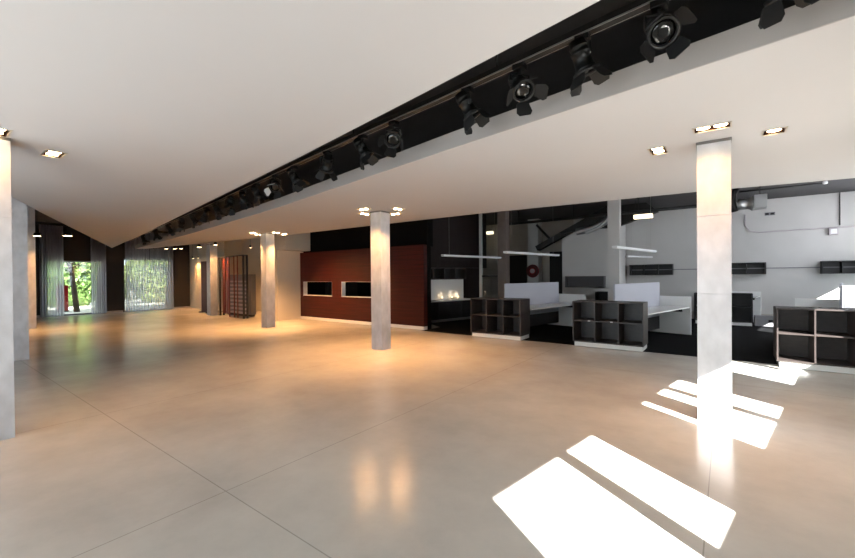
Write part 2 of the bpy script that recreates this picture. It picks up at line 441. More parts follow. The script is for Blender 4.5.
# ------------------------------------------------------------------ columns
def column(x, y, h, label, side=.30, m=None, cap=True, rz=math.radians(1.5)):
    t = thing('column', label, 'column', (x, y, 0), rz, 'square silver columns')
    s = side/2; top = h - (.03 if cap else 0)
    b = BM(); zs = [0, 1.38, 2.22, top]
    zs = [z for z in zs if z < top-.1] + [top]
    for a, c in zip(zs, zs[1:]):
        box(b, -s, s, -s, s, a + (.004 if a else 0), c)
        if c < top: box(b, -s+.004, s-.004, -s+.004, s-.004, c, c+.004)
    obj('shaft', b, m or M['col'], t, bevel=.004)
    if cap: obj('cap', box(BM(), -s-.006, s+.006, -s-.006, s+.006, top, h-.001), M['col_cap'], t)
    return t
column(-.11, 5.41, H, 'silver column standing in the sunlight, nearest on the right')
column(-6.13, 6.45, H, 'central silver column in front of the red timber wall')
column(-11.85, 7.22, H, 'silver column just left of the red timber wall, before the cream wall')
column(-17.58, 8.12, H, 'farthest silver column, beside the left end of the display rack')
column(-5.93, .56, H, 'large silver column cut off by the left edge of the photo')
column(-11.36, 1.43, UP, 'grey column directly behind the one at the left edge', .33, cap=False)
column(-18.28, 2.57, UP, 'far left pale column nearest the curtained window', .38, cap=False)
column(-6.42, 13.15, UP, 'taupe column behind the screen of the leftmost desk', .32, M['brown_col'], cap=False)
column(-2.80, 13.5, UP, 'pale column behind the screen of the middle desk', .33, M['wall_white'], cap=False)
column(-6.62, 16.6, UP, 'grey pillar against the back wall behind the red hose reel', .46, M['wall_white'], cap=False)

# ------------------------------------------------------------------ cubby shelf units and desks
def cubby(name, label, cat, loc, rz=0, W=1.4, D=.45, Ht=1.0, rows=(.1, .57, .985), m=None, plinth=True, group=None, ncol=3):
    t = thing(name, label, cat, loc, rz, group); m = m or M['unit']; p = .022; zb = rows[0]
    obj('side_panel', box(BM(), -W/2, -W/2+p, 0, D, zb, Ht), m, t, .002)
    obj('side_panel', box(BM(), W/2-p, W/2, 0, D, zb, Ht), m, t, .002)
    obj('top_panel', box(BM(), -W/2+p, W/2-p, 0, D, Ht-p, Ht), m, t, .002)
    obj('bottom_panel', box(BM(), -W/2+p, W/2-p, 0, D, zb, zb+p), m, t, .002)
    obj('back_panel', box(BM(), -W/2+p, W/2-p, D-.012, D, zb+p, Ht-p), m, t)
    for k in range(1, ncol):
        x = -W/2 + W*k/ncol
        obj('divider', box(BM(), x-p/2, x+p/2, .004, D-.013, zb+p, Ht-p), m, t, .002)
    for z in rows[1:-1]:
        obj('shelf', box(BM(), -W/2+p, W/2-p, .006, D-.013, z-p/2, z+p/2), m, t, .002)
    if plinth: obj('plinth', box(BM(), -W/2+.035, W/2-.02, .025, D-.02, .001, zb), M['white_lam'], t)
    return t
G1 = 'open cubby units along the edge of the carpet'
cubby('shelf_unit', 'brown open cubby unit on white plinth, leftmost of the front row', 'shelf unit', (-4.71, 9.1, .0085), W=1.4, D=.6, group=G1)
u2 = cubby('shelf_unit', 'brown open cubby unit on white plinth, middle of the front row', 'shelf unit', (-2.07, 9.15, .0085), W=1.42, D=.6, group=G1)
for q in (-.38, .08):
    b = BM(); box(b, q, q+.05, .0, .03, .565, .585); tag_ = obj('shelf_clip', b, M['white_lam'], u2); tag_['label'] = 'small white clip on the shelf edge'
cubby('shelf_unit', 'brown open cubby unit at the right edge behind the sunlit column', 'shelf unit', (1.39, 8.95, .0085), W=1.42, D=.6, group=G1)
cubby('shelf_unit', 'black cubby unit at the back, seen either side of the sunlit column', 'shelf unit', (-.1, 15.4, .008), W=1.47, Ht=.98, rows=(.1, .56, .96), m=M['unit_dark'], group=G1)
cubby('shelf_unit', 'small black cubby unit at the back behind the middle desk', 'shelf unit', (-3.05, 15.1, .008), W=1.47, Ht=.98, rows=(.1, .56, .96), m=M['unit_dark'], group=G1)
G2 = 'black box shelves hung on the back wall'
cubby('wall_shelf', 'black box shelf on the back wall right of the pale column', 'wall shelf', (-2.24, 16.68, 1.57), W=1.4, D=.31, Ht=.39, rows=(0, .39), m=M['unit_dark'], plinth=False, group=G2)
cubby('wall_shelf', 'black box shelf on the back wall just right of the sunlit column', 'wall shelf', (.29, 16.68, 1.57), W=1.46, D=.31, Ht=.38, rows=(0, .38), m=M['unit_dark'], plinth=False, group=G2)
cubby('wall_shelf', 'black box shelf on the back wall at the right edge', 'wall shelf', (2.95, 16.68, 1.57), W=1.3, D=.31, Ht=.38, rows=(0, .38), m=M['unit_dark'], plinth=False, group=G2)
cubby('wall_shelf', 'long dark grey box shelf across the white boxed-out wall', 'wall shelf', (-4.22, 15.27, 1.13), W=1.38, D=.32, Ht=.42, rows=(0, .42), m=M['shelf_grey'], plinth=False, group=G2, ncol=1)

def bench(label, loc, L=3.0, hw=.73, zt=.73, screen=True, y0=.12, turn=0):
    t = thing('desk', label, 'desk', loc, RZ - math.radians(turn), 'white bench desks'); 
    obj('worktop', box(BM(), -hw, -.022, y0, L-.04, zt-.028, zt), M['white_lam'], t, .003)
    obj('worktop', box(BM(), .022, hw, y0, L-.04, zt-.028, zt), M['white_lam'], t, .003)
    if screen: obj('screen', box(BM(), -.02, .02, y0, L-.05, .45, 1.37), M['screen'], t, .006)
    obj('modesty_panel', box(BM(), -.018, .018, y0+.1, L-.06, .10, .449), M['steel_dark'], t)
    obj('end_panel', box(BM(), -hw-.03, hw+.03, L-.035, L, .001, 1.0), M['white_lam'], t, .003)
    b = BM(); box(b, -hw+.1, hw-.1, L-.3, L-.24, zt-.12, zt-.03); obj('cable_tray', b, M['steel_dark'], t)
    return t
bench('white desk with tall lilac screen behind the leftmost front cubby unit', (-4.84, 9.79, .008), L=2.9, hw=.86, turn=2.2)
bench('white desk with tall lilac screen behind the middle front cubby unit', (-2.10, 9.83, .008), L=2.85, turn=3.2, hw=.73)
bench('white desk with tall screen behind the cubby unit at the right edge', (1.55, 9.60, .008), L=2.9, hw=.73)
bench('white desk top at the back behind the black cubby unit', (.06, 16.0, .008), L=.8, hw=.68, zt=.86, screen=False, y0=.02)

# ------------------------------------------------------------------ kitchenette (local x along its wall, y towards the wall)
KR = math.atan2(.973, .23)
def kloc(u, v): return (-8.03 + .23*u - .973*v, 10.64 + .973*u + .23*v)
b = BM(); M3 = None
kw = struct('wall_kitchen', box(BM(), -.6, 3.3, .56, .66, 0, UP), M['brown']); kw.location = (-8.03, 10.64, 0); kw.rotation_euler = (0, 0, KR)
# brown panelled upper part flush with the wall cabinets
k2 = struct('wall_kitchen_upper', box(BM(), -.6, 3.3, .26, .559, 1.9, UP-.001), M['brown']); k2.location = (-8.03, 10.64, 0); k2.rotation_euler = (0, 0, KR)
for i in range(4):
    u = -.02 + i*.57
    t = thing('base_cabinet', ('black kitchen base cabinet under the white worktop, nearest the red wall', 'black kitchen base cabinet, second from the red wall', 'black kitchen base cabinet, third from the red wall', 'black kitchen base cabinet, farthest from the red wall')[i], 'cabinet', (*kloc(u, 0), .008), KR, 'kitchen base cabinets')
    obj('body', box(BM(), 0, .565, .02, .55, .09, .70), M['unit_dark'], t)
    obj('door', box(BM(), .004, .561, 0, .019, .10, .69), M['unit_dark'], t, .002)
    hd = t.children[-1]
    obj('handle', box(BM(), .2, .36, -.012, -.0005, .655, .665), M['steel_dark'], hd)
    obj('kick_plate', box(BM(), 0, .565, .05, .06, .0, .089), M['alu'], t)
o = tag(obj('worktop', box(BM(), -.04, 2.3, -.02, .55, .712, .75), M['white_lam'], bevel=.003), 'white kitchen worktop on the black base cabinets', 'worktop'); o.location = (*kloc(0, 0), 0); o.rotation_euler = (0, 0, KR)
t = thing('splashback', 'white tiled splashback above the kitchen worktop', 'splashback', (*kloc(0, .53), .751), KR)
obj('panel', box(BM(), -.04, 2.28, 0, .028, 0, .72), M['white_lam'], t)
obj('switch_plate', box(BM(), .48, .56, -.008, -.0005, .45, .6), M['pend'], t)
for i in range(4):
    u = .0 + i*.54
    t = thing('wall_cabinet', ('open black wall cubby over the splashback, nearest the red wall', 'open black wall cubby over the splashback, second from the red wall', 'open black wall cubby over the splashback, third from the red wall', 'open black wall cubby over the splashback, farthest from the red wall')[i], 'wall cabinet', (*kloc(u, .255), 1.485), KR, 'kitchen wall cubbies')
    b = BM(); p = .02
    box(b, 0, p, 0, .3, 0, .4); box(b, .535-p, .535, 0, .3, 0, .4); box(b, p, .535-p, 0, .3, 0, p); box(b, p, .535-p, 0, .3, .4-p, .4)
    obj('body', b, M['unit'], t); obj('back_panel', box(BM(), p, .535-p, .285, .3, p, .4-p), M['unit_dark'], t)
for i, u in enumerate((1.11, 1.6, 1.91)):
    t = thing('bright_spot', ('small bright spot of light modelled on the kitchen worktop, nearest the red wall', 'small bright spot of light modelled on the kitchen worktop, middle of three', 'small bright spot of light modelled on the kitchen worktop, farthest from the red wall')[i], 'lamp', (*kloc(u, .44), .751), 0, 'bright spots on the kitchen worktop')
    obj('cup', lathe(BM(), [(.03, 0), (.045, .01), (.05, .05), (.045, .05)], 14), M['white_lam'], t)
    obj('glow_cap', lathe(BM(), [(.01, .052), (.036, .06), (.036, .08), (.01, .1)], 12), M['glow_small'], t)  # glowing cups stand in for bright spots of light on the worktop
    pl_ = bpy.data.lights.new('kitchen_fill', 'POINT'); pl_.energy = .35; pl_.color = (1, .8, .55); pl_.shadow_soft_size = .03  # point light added to brighten the splashback and wall cubbies
    po = bpy.data.objects.new('kitchen_fill', pl_); COL.objects.link(po); po.parent = t; po.location = (0, 0, .16)
# slim white post and dark glass screen closing the kitchen
t = thing('glass_partition', 'slim white post with a dark glass pane behind the leftmost cubby unit', 'partition', (-7.5, 13.42, .008), 0)
obj('post', box(BM(), -.05, .05, -.05, .05, 0, UP-.01), M['white_lam'], t, .004)
obj('pane', box(BM(), .05, 1.05, -.01, .01, .02, UP-.02), M['glass'], t)
obj('rail', box(BM(), .05, 1.05, -.02, .02, 1.55, 1.6), M['steel_dark'], t)

# ------------------------------------------------------------------ display rack, cabinet and panel at the far wall
t = thing('display_rack', 'tall open display rack with dark posts and red boards before cream wall', 'rack', (-17.35, 8.34, 0), math.radians(-5))
Wr, Hr = 2.3, 2.5
for fx in (0, .42, .62, .76, 1.0):
    for y in ((.0, .14) if fx in (0, 1.0) else (.0,)):
        w = .06 if fx in (0, 1.0) else .035
        obj('post', box(BM(), fx*Wr-w/2, fx*Wr+w/2, y-w/2, y+w/2, 0, Hr), M['steel_dark'] if fx in (0, 1.0) else M['dark_red'], t)
for fx, w in ((.10, .26), (.26, .24)):
    obj('red_board', box(BM(), fx*Wr, fx*Wr+w, .02, .05, .1, Hr-.04), M['dark_red'], t, .003)
for k in range(9):
    z = .18 + k*.155
    obj('shelf', box(BM(), .42*Wr+.02, Wr-.035, .02, .13, z, z+.06), M['rack_grey'], t, .002)
obj('top_rail', box(BM(), .03, Wr-.03, -.02, .02, Hr-.05, Hr-.005), M['steel_dark'], t)
obj('side_rail', box(BM(), -.02, .02, .031, .109, Hr-.05, Hr-.005), M['steel_dark'], t); obj('side_rail', box(BM(), Wr-.02, Wr+.02, .031, .109, Hr-.05, Hr-.005), M['steel_dark'], t)
t = thing('cabinet', 'shallow grey half-height cabinet standing behind the display rack', 'cabinet', (-17.55, 8.70, 0))
obj('body', box(BM(), 0, 2.05, 0, .2, .08, 1.74), M['grey_lam'], t, .005); obj('plinth', box(BM(), .03, 2.02, .03, .17, 0, .079), M['steel_dark'], t)
t = thing('panel_screen', 'plum brown freestanding panel left of the farthest column', 'panel', (-19.75, 8.62, 0))
obj('panel', box(BM(), 0, .85, 0, .05, .04, 2.38), M['plum'], t, .004)
for x in (.05, .74): obj('foot', box(BM(), x, x+.06, -.15, .2, 0, .039), M['steel_dark'], t)

# ------------------------------------------------------------------ curtains
def curtain(label, ya, yb, z1, folds):
    b = BM(); n = folds*10; rows = 6; V = []
    for j in range(rows+1):
        z = .03 + (z1-.03)*j/rows
        V.append([b.verts.new((WX + .26 + .05*math.sin(2*PI*folds*i/n + .4*math.sin(i*.7)) * (1.15-.35*j/rows), ya + (yb-ya)*i/n, z)) for i in range(n+1)])
    for j in range(rows):
        for i in range(n):
            f = b.faces.new((V[j][i], V[j][i+1], V[j+1][i+1], V[j+1][i])); f.smooth = True
    return tag(obj('curtain', b, M['sheer']), label, 'curtain', 'sheer grey curtains')
curtain('sheer grey curtain gathered at the left side of the open left window', 3.62, 4.38, 3.9, 8)
curtain('sheer grey curtain gathered at the right side of the open left window', 5.30, 5.86, 3.9, 7)
curtain('sheer grey curtain drawn over the left half of the right window', 6.58, 7.58, 3.9, 9)
curtain('sheer grey curtain drawn over the right half of the right window', 7.60, 8.66, 3.9, 9)
for nm, ya, yb in (('thin dark curtain rail above the open left window', 3.5, 6.0), ('thin dark curtain rail above the curtained right window', 6.45, 8.8)):
    b = BM(); box(b, WX+.2, WX+.32, ya, yb, 3.9, 3.999); tag(obj('curtain_rail', b, M['steel_dark']), nm, 'curtain rail', 'curtain rails')

# ------------------------------------------------------------------ light track in the ceiling slot
ZR = 3.35
RP = [(1.15, 2.74), (-.31, 2.96), (-1.04, 3.075), (-2.29, 3.29), (-3.08, 3.41), (-5.26, 3.76), (-10.82, 4.72), (-22.3, 6.55)]
def rail_at(x):
    for (a, b_), (c, d) in zip(RP, RP[1:]):
        if c <= x <= a: return b_ + (d-b_)*(x-a)/(c-a)
    return RP[-1][1]
t = thing('light_track', 'long black light track with bright edges inside the ceiling slot', 'light track', (0, 0, 0))
b = BM(); b2 = BM()
for (a, c), (d, e) in zip(RP, RP[1:]):
    v = Vector((d-a, e-c, 0)); L_ = v.length; ang = math.atan2(v.y, v.x)
    mx = Matrix.Translation((a, c, ZR)) @ Matrix.Rotation(ang, 4, 'Z')
    box(b, 0, L_, -.03, .03, -.0, .06, mx)
    box(b2, 0, L_, .0301, .036, .0, .012, mx); box(b2, 0, L_, -.036, -.0301, .0, .012, mx)
obj('rail', b, M['steel_dark'], t); obj('edge_strip', b2, M['alu'], t)
for x in (.4, -1.6, -3.8, -6.5, -9.5, -13, -17, -21):
    obj('hanger', tube(BM(), [(x, rail_at(x), ZR+.06), (x, rail_at(x), UP)], .008, 6), M['steel_dark'], t)

def stage_spot(x, aim, label, zd=.2, flap_open=.6, white=False, spin=.4):
    y = rail_at(x)
    t = thing('stage_spotlight', label, 'spotlight', (x, y, ZR), 0, 'black spotlights on the ceiling track')
    obj('clamp', box(BM(), -.05, .05, -.04, .04, -.045, -.001), M['lamp_black'], t, .004)
    obj('stem', tube(BM(), [(0, 0, -.046), (0, 0, -.08)], .012, 8), M['lamp_black'], t)
    d = Vector(aim).normalized(); side = d.cross(Vector((0, 0, 1)))
    side = side.normalized() if side.length > .05 else Vector((1, 0, 0))
    c = Vector((0, 0, -.085-zd*.45))
    b = BM()
    pts = [c + side*.085, Vector((side.x*.085, side.y*.085, -.082)), Vector((-side.x*.085, -side.y*.085, -.082)), c - side*.085]
    for p, q in zip(pts, pts[1:]): tube(b, [p, q], .009, 6)
    obj('yoke', b, M['lamp_black'], t)
    q = d.to_track_quat('Z', 'Y').to_matrix().to_4x4(); mx = Matrix.Translation(c) @ q @ Matrix.Rotation(spin, 4, 'Z')
    body = obj('body', lathe(BM(), [(.03, -.15), (.055, -.145), (.06, -.1), (.066, -.1), (.066, -.09), (.06, -.09), (.06, -.06), (.068, -.06), (.068, -.045), (.062, -.045), (.066, .05), (.074, .055), (.074, .075)], 22, mx), M['lamp_black'], t)
    rb = BM()
    n = 24
    ri = [(.074, .076), (.095, .078), (.095, .1), (.078, .1), (.074, .09)]
    rings = [[rb.verts.new(mx @ Vector((r*math.cos(2*PI*k/n), r*math.sin(2*PI*k/n), z))) for k in range(n)] for r, z in ri]
    for a, c2 in zip(rings, rings[1:] + rings[:1]):
        for k in range(n):
            f = rb.faces.new((a[k], a[(k+1)%n], c2[(k+1)%n], c2[k])); f.smooth = True
    obj('lens_ring', rb, M['flap'], t)
    lb = BM(); lathe(lb, [(.073, .0755), (.06, .086), (.03, .091)], 22, mx); obj('lens', lb, M['glass_lens'], body)
    for k in range(4):
        R = mx @ Matrix.Rotation(k*PI/2, 4, 'Z') @ Matrix.Translation((0, .092, .1)) @ Matrix.Rotation(-flap_open*(1 if k % 2 else .75), 4, 'X')
        fb = BM(); w0, w1, l = .05, .068, .11
        prof = [(-w0, 0), (w0, 0), (w1, l*.75), (w1*.7, l), (-w1*.7, l), (-w1, l*.75)]
        fa = [fb.verts.new(R @ Vector((u, -.0015, v))) for u, v in prof]; fc = [fb.verts.new(R @ Vector((u, .0015, v))) for u, v in prof]
        fb.faces.new(fa); fb.faces.new(fc[::-1])
        for i in range(6): fb.faces.new((fa[i], fa[(i+1)%6], fc[(i+1)%6], fc[i]))
        obj('barn_door', fb, M['flap_lit'] if (white and k in (0, 1)) else M['flap'], t)  # light falling on these flaps is put into their white colour
    return t
M['glass_lens'] = mat('dark_lens_glass', (14, 14, 15), .06, spec=.6)
SP = [(.24, (.3, .5, -1), 'spotlight nearest the camera with only its flaps below the slot at upper right'),
      (-.34, (.35, -.75, -.75), 'spotlight facing the camera with its round ring showing, near slot end'),
      (-.84, (.25, .3, -1), 'upright spotlight with curled cable left of the ring-faced one'),
      (-1.37, (.5, -.35, -.75), 'spotlight tilted sideways between two upright ones in the wide slot'),
      (-1.93, (.45, .35, -1), 'slim spotlight with two splayed flaps where the slot narrows'),
      (-3.0, (.3, -.6, -.6), 'spotlight with a glinting lens above the gap before the central column'),
      (-3.6, (.5, .4, -1), 'spotlight with W-shaped open flaps left of the glinting one'),
      (-4.45, (-.6, .3, -.8), 'spotlight turned away, left of the one with W-shaped flaps'),
      (-5.45, (.4, .5, -1), 'small upright spotlight right of the lit-flapped one'),
      (-6.15, (.5, -.5, -.7), 'spotlight with flaps whitened as if lit, in the far slot'),
      (-7.0, (.3, .4, -1), 'first far spotlight left of the lit-flapped one'),
      (-7.7, (-.3, .4, -1), 'second far spotlight left of the lit-flapped one'),
      (-8.5, (.4, -.3, -.9), 'third far spotlight left of the lit-flapped one'),
      (-9.4, (.4, .4, -1), 'fourth far spotlight left of the lit-flapped one'),
      (-10.3, (-.3, -.3, -1), 'fifth far spotlight left of the lit-flapped one'),
      (-11.4, (.4, .5, -1), 'sixth far spotlight left of the lit-flapped one'),
      (-12.7, (.3, -.4, -1), 'seventh far spotlight left of the lit-flapped one'),
      (-14.2, (.4, .4, -1), 'third last spotlight towards the curtained end of the slot'),
      (-16.2, (-.2, .4, -1), 'second last spotlight towards the curtained end of the slot'),
      (-18.6, (.3, .3, -1), 'last spotlight in the slot nearest the curtains')]
for i, (x, aim, lab) in enumerate(SP):
    stage_spot(x, aim, lab, white=(i == 9), zd=(.2 if i else .16), spin=.3+.5*(i % 3), flap_open=.45+.12*(i % 4))

# ------------------------------------------------------------------ pendant and ceiling lights
def linear_pendant(label, p0, p1, z):
    t = thing('linear_pendant', label, 'pendant light', (*p0, z), math.atan2(p1[1]-p0[1], p1[0]-p0[0]), 'slim white linear pendants')
    L = math.hypot(p1[0]-p0[0], p1[1]-p0[1])
    obj('housing', box(BM(), 0, L, -.06, .06, 0, .05), M['pend'], t, .006)
    obj('diffuser', box(BM(), .02, L-.02, -.05, .05, -.008, -.0005), M['white_lam'], t)
    for x in (.3, L-.3): obj('wire', tube(BM(), [(x, 0, .05), (x, 0, UP-z)], .003, 5), M['alu'], t)
linear_pendant('slim white pendant bar hanging over the leftmost desk screen', (-4.72, 9.75), (-4.27, 12.6), 2.2)
linear_pendant('slim white pendant bar hanging in front of the dark kitchen wall', (-6.85, 9.9), (-6.36, 12.75), 2.2)
linear_pendant('slim white pendant bar over the middle desk crossing the pale column', (-2.02, 9.75), (-1.58, 12.5), 2.2)
linear_pendant('short white pendant bar farther back right of the pale column', (-2.75, 15.1), (-2.2, 16.6), 2.2)

def batten(label, x, y, z, w=.55, rz=0):
    t = thing('ceiling_box_light', label, 'ceiling light', (x, y, z), rz, 'lit box lights under the dark ceiling')
    obj('housing', box(BM(), -w/2, w/2, -.1, .1, .0, .05), M['steel_dark'], t)
    obj('diffuser', box(BM(), -w/2+.01, w/2-.01, -.09, .09, -.13, -.001), M['tube'], t, .01)
    for q in (-w/2+.05, w/2-.05): obj('rod', tube(BM(), [(q, 0, .05), (q, 0, UP-z)], .006, 6), M['steel_dark'], t)
batten('lit box light under the dark canopy just right of the pale column', -2.13, 14.4, 3.52)
batten('lit box light in the dark room left of the taupe column', -8.75, 16.3, 3.62)

def hang_spot(label, x, y, z, r=.06, top=UP, power=0):
    t = thing('pendant_spot', label, 'pendant light', (x, y, z), 0, 'small hanging halogen spots')
    obj('cord', tube(BM(), [(0, 0, .12), (0, 0, top-z)], .006, 6), M['steel_dark'], t)
    obj('shade', lathe(BM(), [(r, 0), (r*1.02, .01), (r*.75, .1), (.015, .125)], 16), M['lamp_black'], t)
    obj('bulb', disc(BM(), (0, 0, -.002), r*.9), M['glow'], t)
    if power: spot_lamp(t, (0, 0, -.01), power)
hang_spot('hanging halogen lamp by the top of the far left pale column, left one', -18.3, 2.25, 3.0, .1, power=220)
hang_spot('hanging halogen lamp on the right of the far left pale column top', -17.5, 2.72, 2.98, .1, power=220)
hang_spot('wide lit disc lamp hanging before the dark wall left of the curtains', -17.0, 3.35, 3.0, .13, power=220)
hang_spot('first of three hanging halogen lamps right of the right window', -20.9, 7.6, 2.98, .08, power=200)
hang_spot('second of three hanging halogen lamps right of the right window', -20.6, 7.85, 2.98, .08)
hang_spot('third of three hanging halogen lamps right of the right window', -20.35, 8.02, 2.98, .08)
hang_spot('hanging halogen lamp left of the farthest column top', -18.7, 8.1, 2.97, .1, power=260)
hang_spot('hanging halogen lamp right of the farthest column top', -16.95, 7.98, 2.97, .08, power=300)
hang_spot('small hanging lamp lighting the cream wall behind the plum panel, left', -22.2, 9.3, 2.62, .05, power=170)
hang_spot('small hanging lamp lighting the cream wall behind the plum panel, right', -21.6, 9.3, 2.62, .05, power=170)
hang_spot('thin-corded lamp hanging before the cream wall above the display rack', -16.6, 9.3, 2.9, .05, power=150)
hang_spot('thin-corded lamp hanging before the cream wall by the third column', -15.6, 9.4, 2.9, .05, power=320)

# ------------------------------------------------------------------ services in the work area
t = thing('hose_reel', 'round red fire hose reel on the grey pillar', 'hose reel', (-6.62, 16.36, 1.78))
mx = Matrix.Rotation(PI/2, 4, 'X')
obj('disc', lathe(BM(), [(.27, 0), (.28, .01), (.28, .03), (.24, .035), (.1, .04)], 28, mx), M['red'], t)
b = BM()
for k in range(3):
    tube(b, [Vector(((.25-.04*k)*math.cos(a), -.07, (.25-.04*k)*math.sin(a))) for a in [2*PI*i/28 for i in range(29)]], .024, 6, cap=False)
obj('hose', b, M['hose'], t)
obj('hub', lathe(BM(), [(.1, .04), (.1, .09), (.04, .1)], 18, mx), M['rack_grey'], t)
obj('bracket', box(BM(), -.05, .05, 0.0005, .02, -.1, .1), M['steel_dark'], t)

b = BM(); tube(b, [(-6.9, 14.0, 3.55), (-.2, 14.0, 3.57)], .05, 10)
for x in (-6.2, -4.2, -2.2, -.5): tube(b, [(x, 14, 3.55), (x, 14, UP-.002)], .01, 6)
for x in (-6.2, -4.2, -2.2, -.5): box(b, x-.05, x+.05, 13.95, 14.05, UP-.012, UP-.001)
tag(obj('ceiling_pipe', b, M['steel_dark']), 'long thin dark pipe running level under the work area ceiling', 'pipe')
# raking dark beam with a brace, and the dark canopy above the boxed-out wall
t = thing('raking_beam', 'dark sloping steel beam rising towards the pale column', 'beam', (-5.9, 15.1, 2.62))
L_ = math.hypot(2.65, 1.3); ang = -math.atan2(1.3, 2.65)
mm = Matrix.Rotation(ang, 4, 'Y')
obj('beam', box(BM(), 0, L_, -.15, .15, -.07, .12, mm), M['steel_dark'], t)
b = BM(); tube(b, [(-.05, .0, .95), (.25, 0, .62), (.55, 0, .3), (.75, 0, .34)], .045, 8); obj('brace', b, M['steel_dark'], t)
b = BM()
lo = [(-5.0, 3.05), (-4.2, 3.3), (-3.1, 3.25), (-2.4, 3.45), (-1.7, 3.7)]; up = [(-1.7, 3.98), (-3.5, 3.98), (-5.0, 3.2)]
pl = [(-4.9, 3.12), (-4.2, 3.22), (-3.0, 3.22), (-1.75, 3.62), (-2.1, 3.95), (-3.3, 3.95)]
va = [b.verts.new((x, 14.75, z)) for x, z in pl]; vb = [b.verts.new((x, 14.98, z)) for x, z in pl]
b.faces.new(va); b.faces.new(vb[::-1])
for i in range(6): b.faces.new((va[i], va[(i+1)%6], vb[(i+1)%6], vb[i]))
tag(obj('canopy_panel', b, M['steel_dark']), 'dark angled canopy panel hanging behind the pale column', 'canopy')

def flex(label, pts, r, name='ceiling_duct'):
    # ribbed foil tube along a smooth path
    P = [Vector(p) for p in pts]; out = []
    for i in range(len(P)-1):
        p0, p1, p2, p3 = P[max(i-1, 0)], P[i], P[i+1], P[min(i+2, len(P)-1)]
        for k in range(14):
            s = k/14
            out.append(.5*((2*p1) + (p2-p0)*s + (2*p0-5*p1+4*p2-p3)*s*s + (3*p1-p0-3*p2+p3)*s**3))
    out.append(P[-1])
    b = tube(BM(), out, [r*(1 if k % 2 else .9) for k in range(len(out))], 14)
    return tag(obj(name, b, M['duct']), label, 'duct', 'silver flexible ducts')
flex('silver flexible duct curving down beside the pale column', [(-2.98, 14.5, 3.998), (-3.05, 14.5, 3.75), (-3.25, 14.5, 3.45), (-3.75, 14.5, 3.2), (-4.25, 14.5, 3.12)], .13)
flex('thin silver flexible duct curving below the larger one', [(-2.9, 14.25, 3.998), (-3.1, 14.25, 3.55), (-3.4, 14.25, 3.22), (-3.85, 14.25, 3.04)], .06)
t = thing('air_duct', 'silver air duct with black hose right of the sunlit column top', 'duct', (.25, 14.0, 3.5))
b = lathe(BM(), [(.14, 0), (.16, .02), (.16, .12), (.15, .13), (.15, .25), (.2, .3), (.2, .34)], 20, Matrix.Rotation(PI/2, 4, 'Y')); obj('spigot', b, M['duct'], t)
b = box(BM(), .345, .62, -.22, .22, -.16, .2); obj('box', b, M['duct'], t, .01)
obj('black_hose', tube(BM(), [(-.02, 0, .46), (-.1, 0, .3), (-.1, 0, 0), (-.05, 0, -.18)], .08, 12), M['lamp_black'], t)
obj('strap', tube(BM(), [(.48, 0, .2), (.48, 0, .49)], .01, 6), M['steel_dark'], t)
b = BM(); tube(b, [(.5, 16.96, 3.55), (.5, 16.96, 3.2), (.62, 16.96, 3.0), (.85, 16.96, 2.94), (2.6, 16.96, 2.96), (3.6, 16.96, 2.97)], .018, 8)
tag(obj('conduit', b, M['rack_grey']), 'thin grey conduit running across the upper back wall', 'conduit')
b = BM(); tube(b, [(2.72, 16.96, 3.02), (2.72, 16.96, UP-.001)], .014, 8)
tag(obj('drop_conduit', b, M['steel_dark']), 'thin dark vertical conduit dropping to the white junction box', 'conduit')
t = thing('junction_box', 'white junction box on the back wall near the right edge', 'junction box', (2.58, 16.925, 2.80))
obj('body', box(BM(), -.1, .1, -.04, .065, -.06, .14), M['rack_grey'], t, .006); obj('lid', box(BM(), -.07, .07, -.05, -.0405, -.03, .11), M['white_lam'], t, .003)
t = thing('wall_vent', 'small dark twin socket plate high on the white back wall', 'vent', (1.13, 16.985, 3.52))
obj('plate', box(BM(), -.13, .13, -.006, .0145, -.05, .05), M['grey_lam'], t)
for x in (-.07, .06): obj('socket', box(BM(), x-.045, x+.045, -.012, -.0065, -.03, .03), M['steel_dark'], t)
b = BM(); tube(b, [(.3, 14.5, 3.93), (2.0, 14.5, 3.93)], .02, 8); tag(obj('ceiling_conduit', b, M['steel_dark']), 'dark conduit along the dark ceiling ending in a small round lamp', 'conduit')
t = thing('ceiling_lamp', 'small round lamp at the end of the dark ceiling conduit', 'ceiling light', (2.06, 14.5, 3.9))
obj('body', lathe(BM(), [(.03, .0), (.05, .01), (.05, .06), (.03, .099)], 14), M['pend'], t); obj('lens', disc(BM(), (0, 0, -.001), .03), M['white_lam'], t)
t = thing('floor_duct', 'low grey floor box with a dark slot by the back wall', 'floor box', (1.1, 15.6, .008))
obj('body', box(BM(), -.42, .5, 0, .4, 0, .3), M['grey_lam'], t, .008); obj('slot', box(BM(), -.1, .4, -.004, -.0005, .12, .2), M['black'], t)

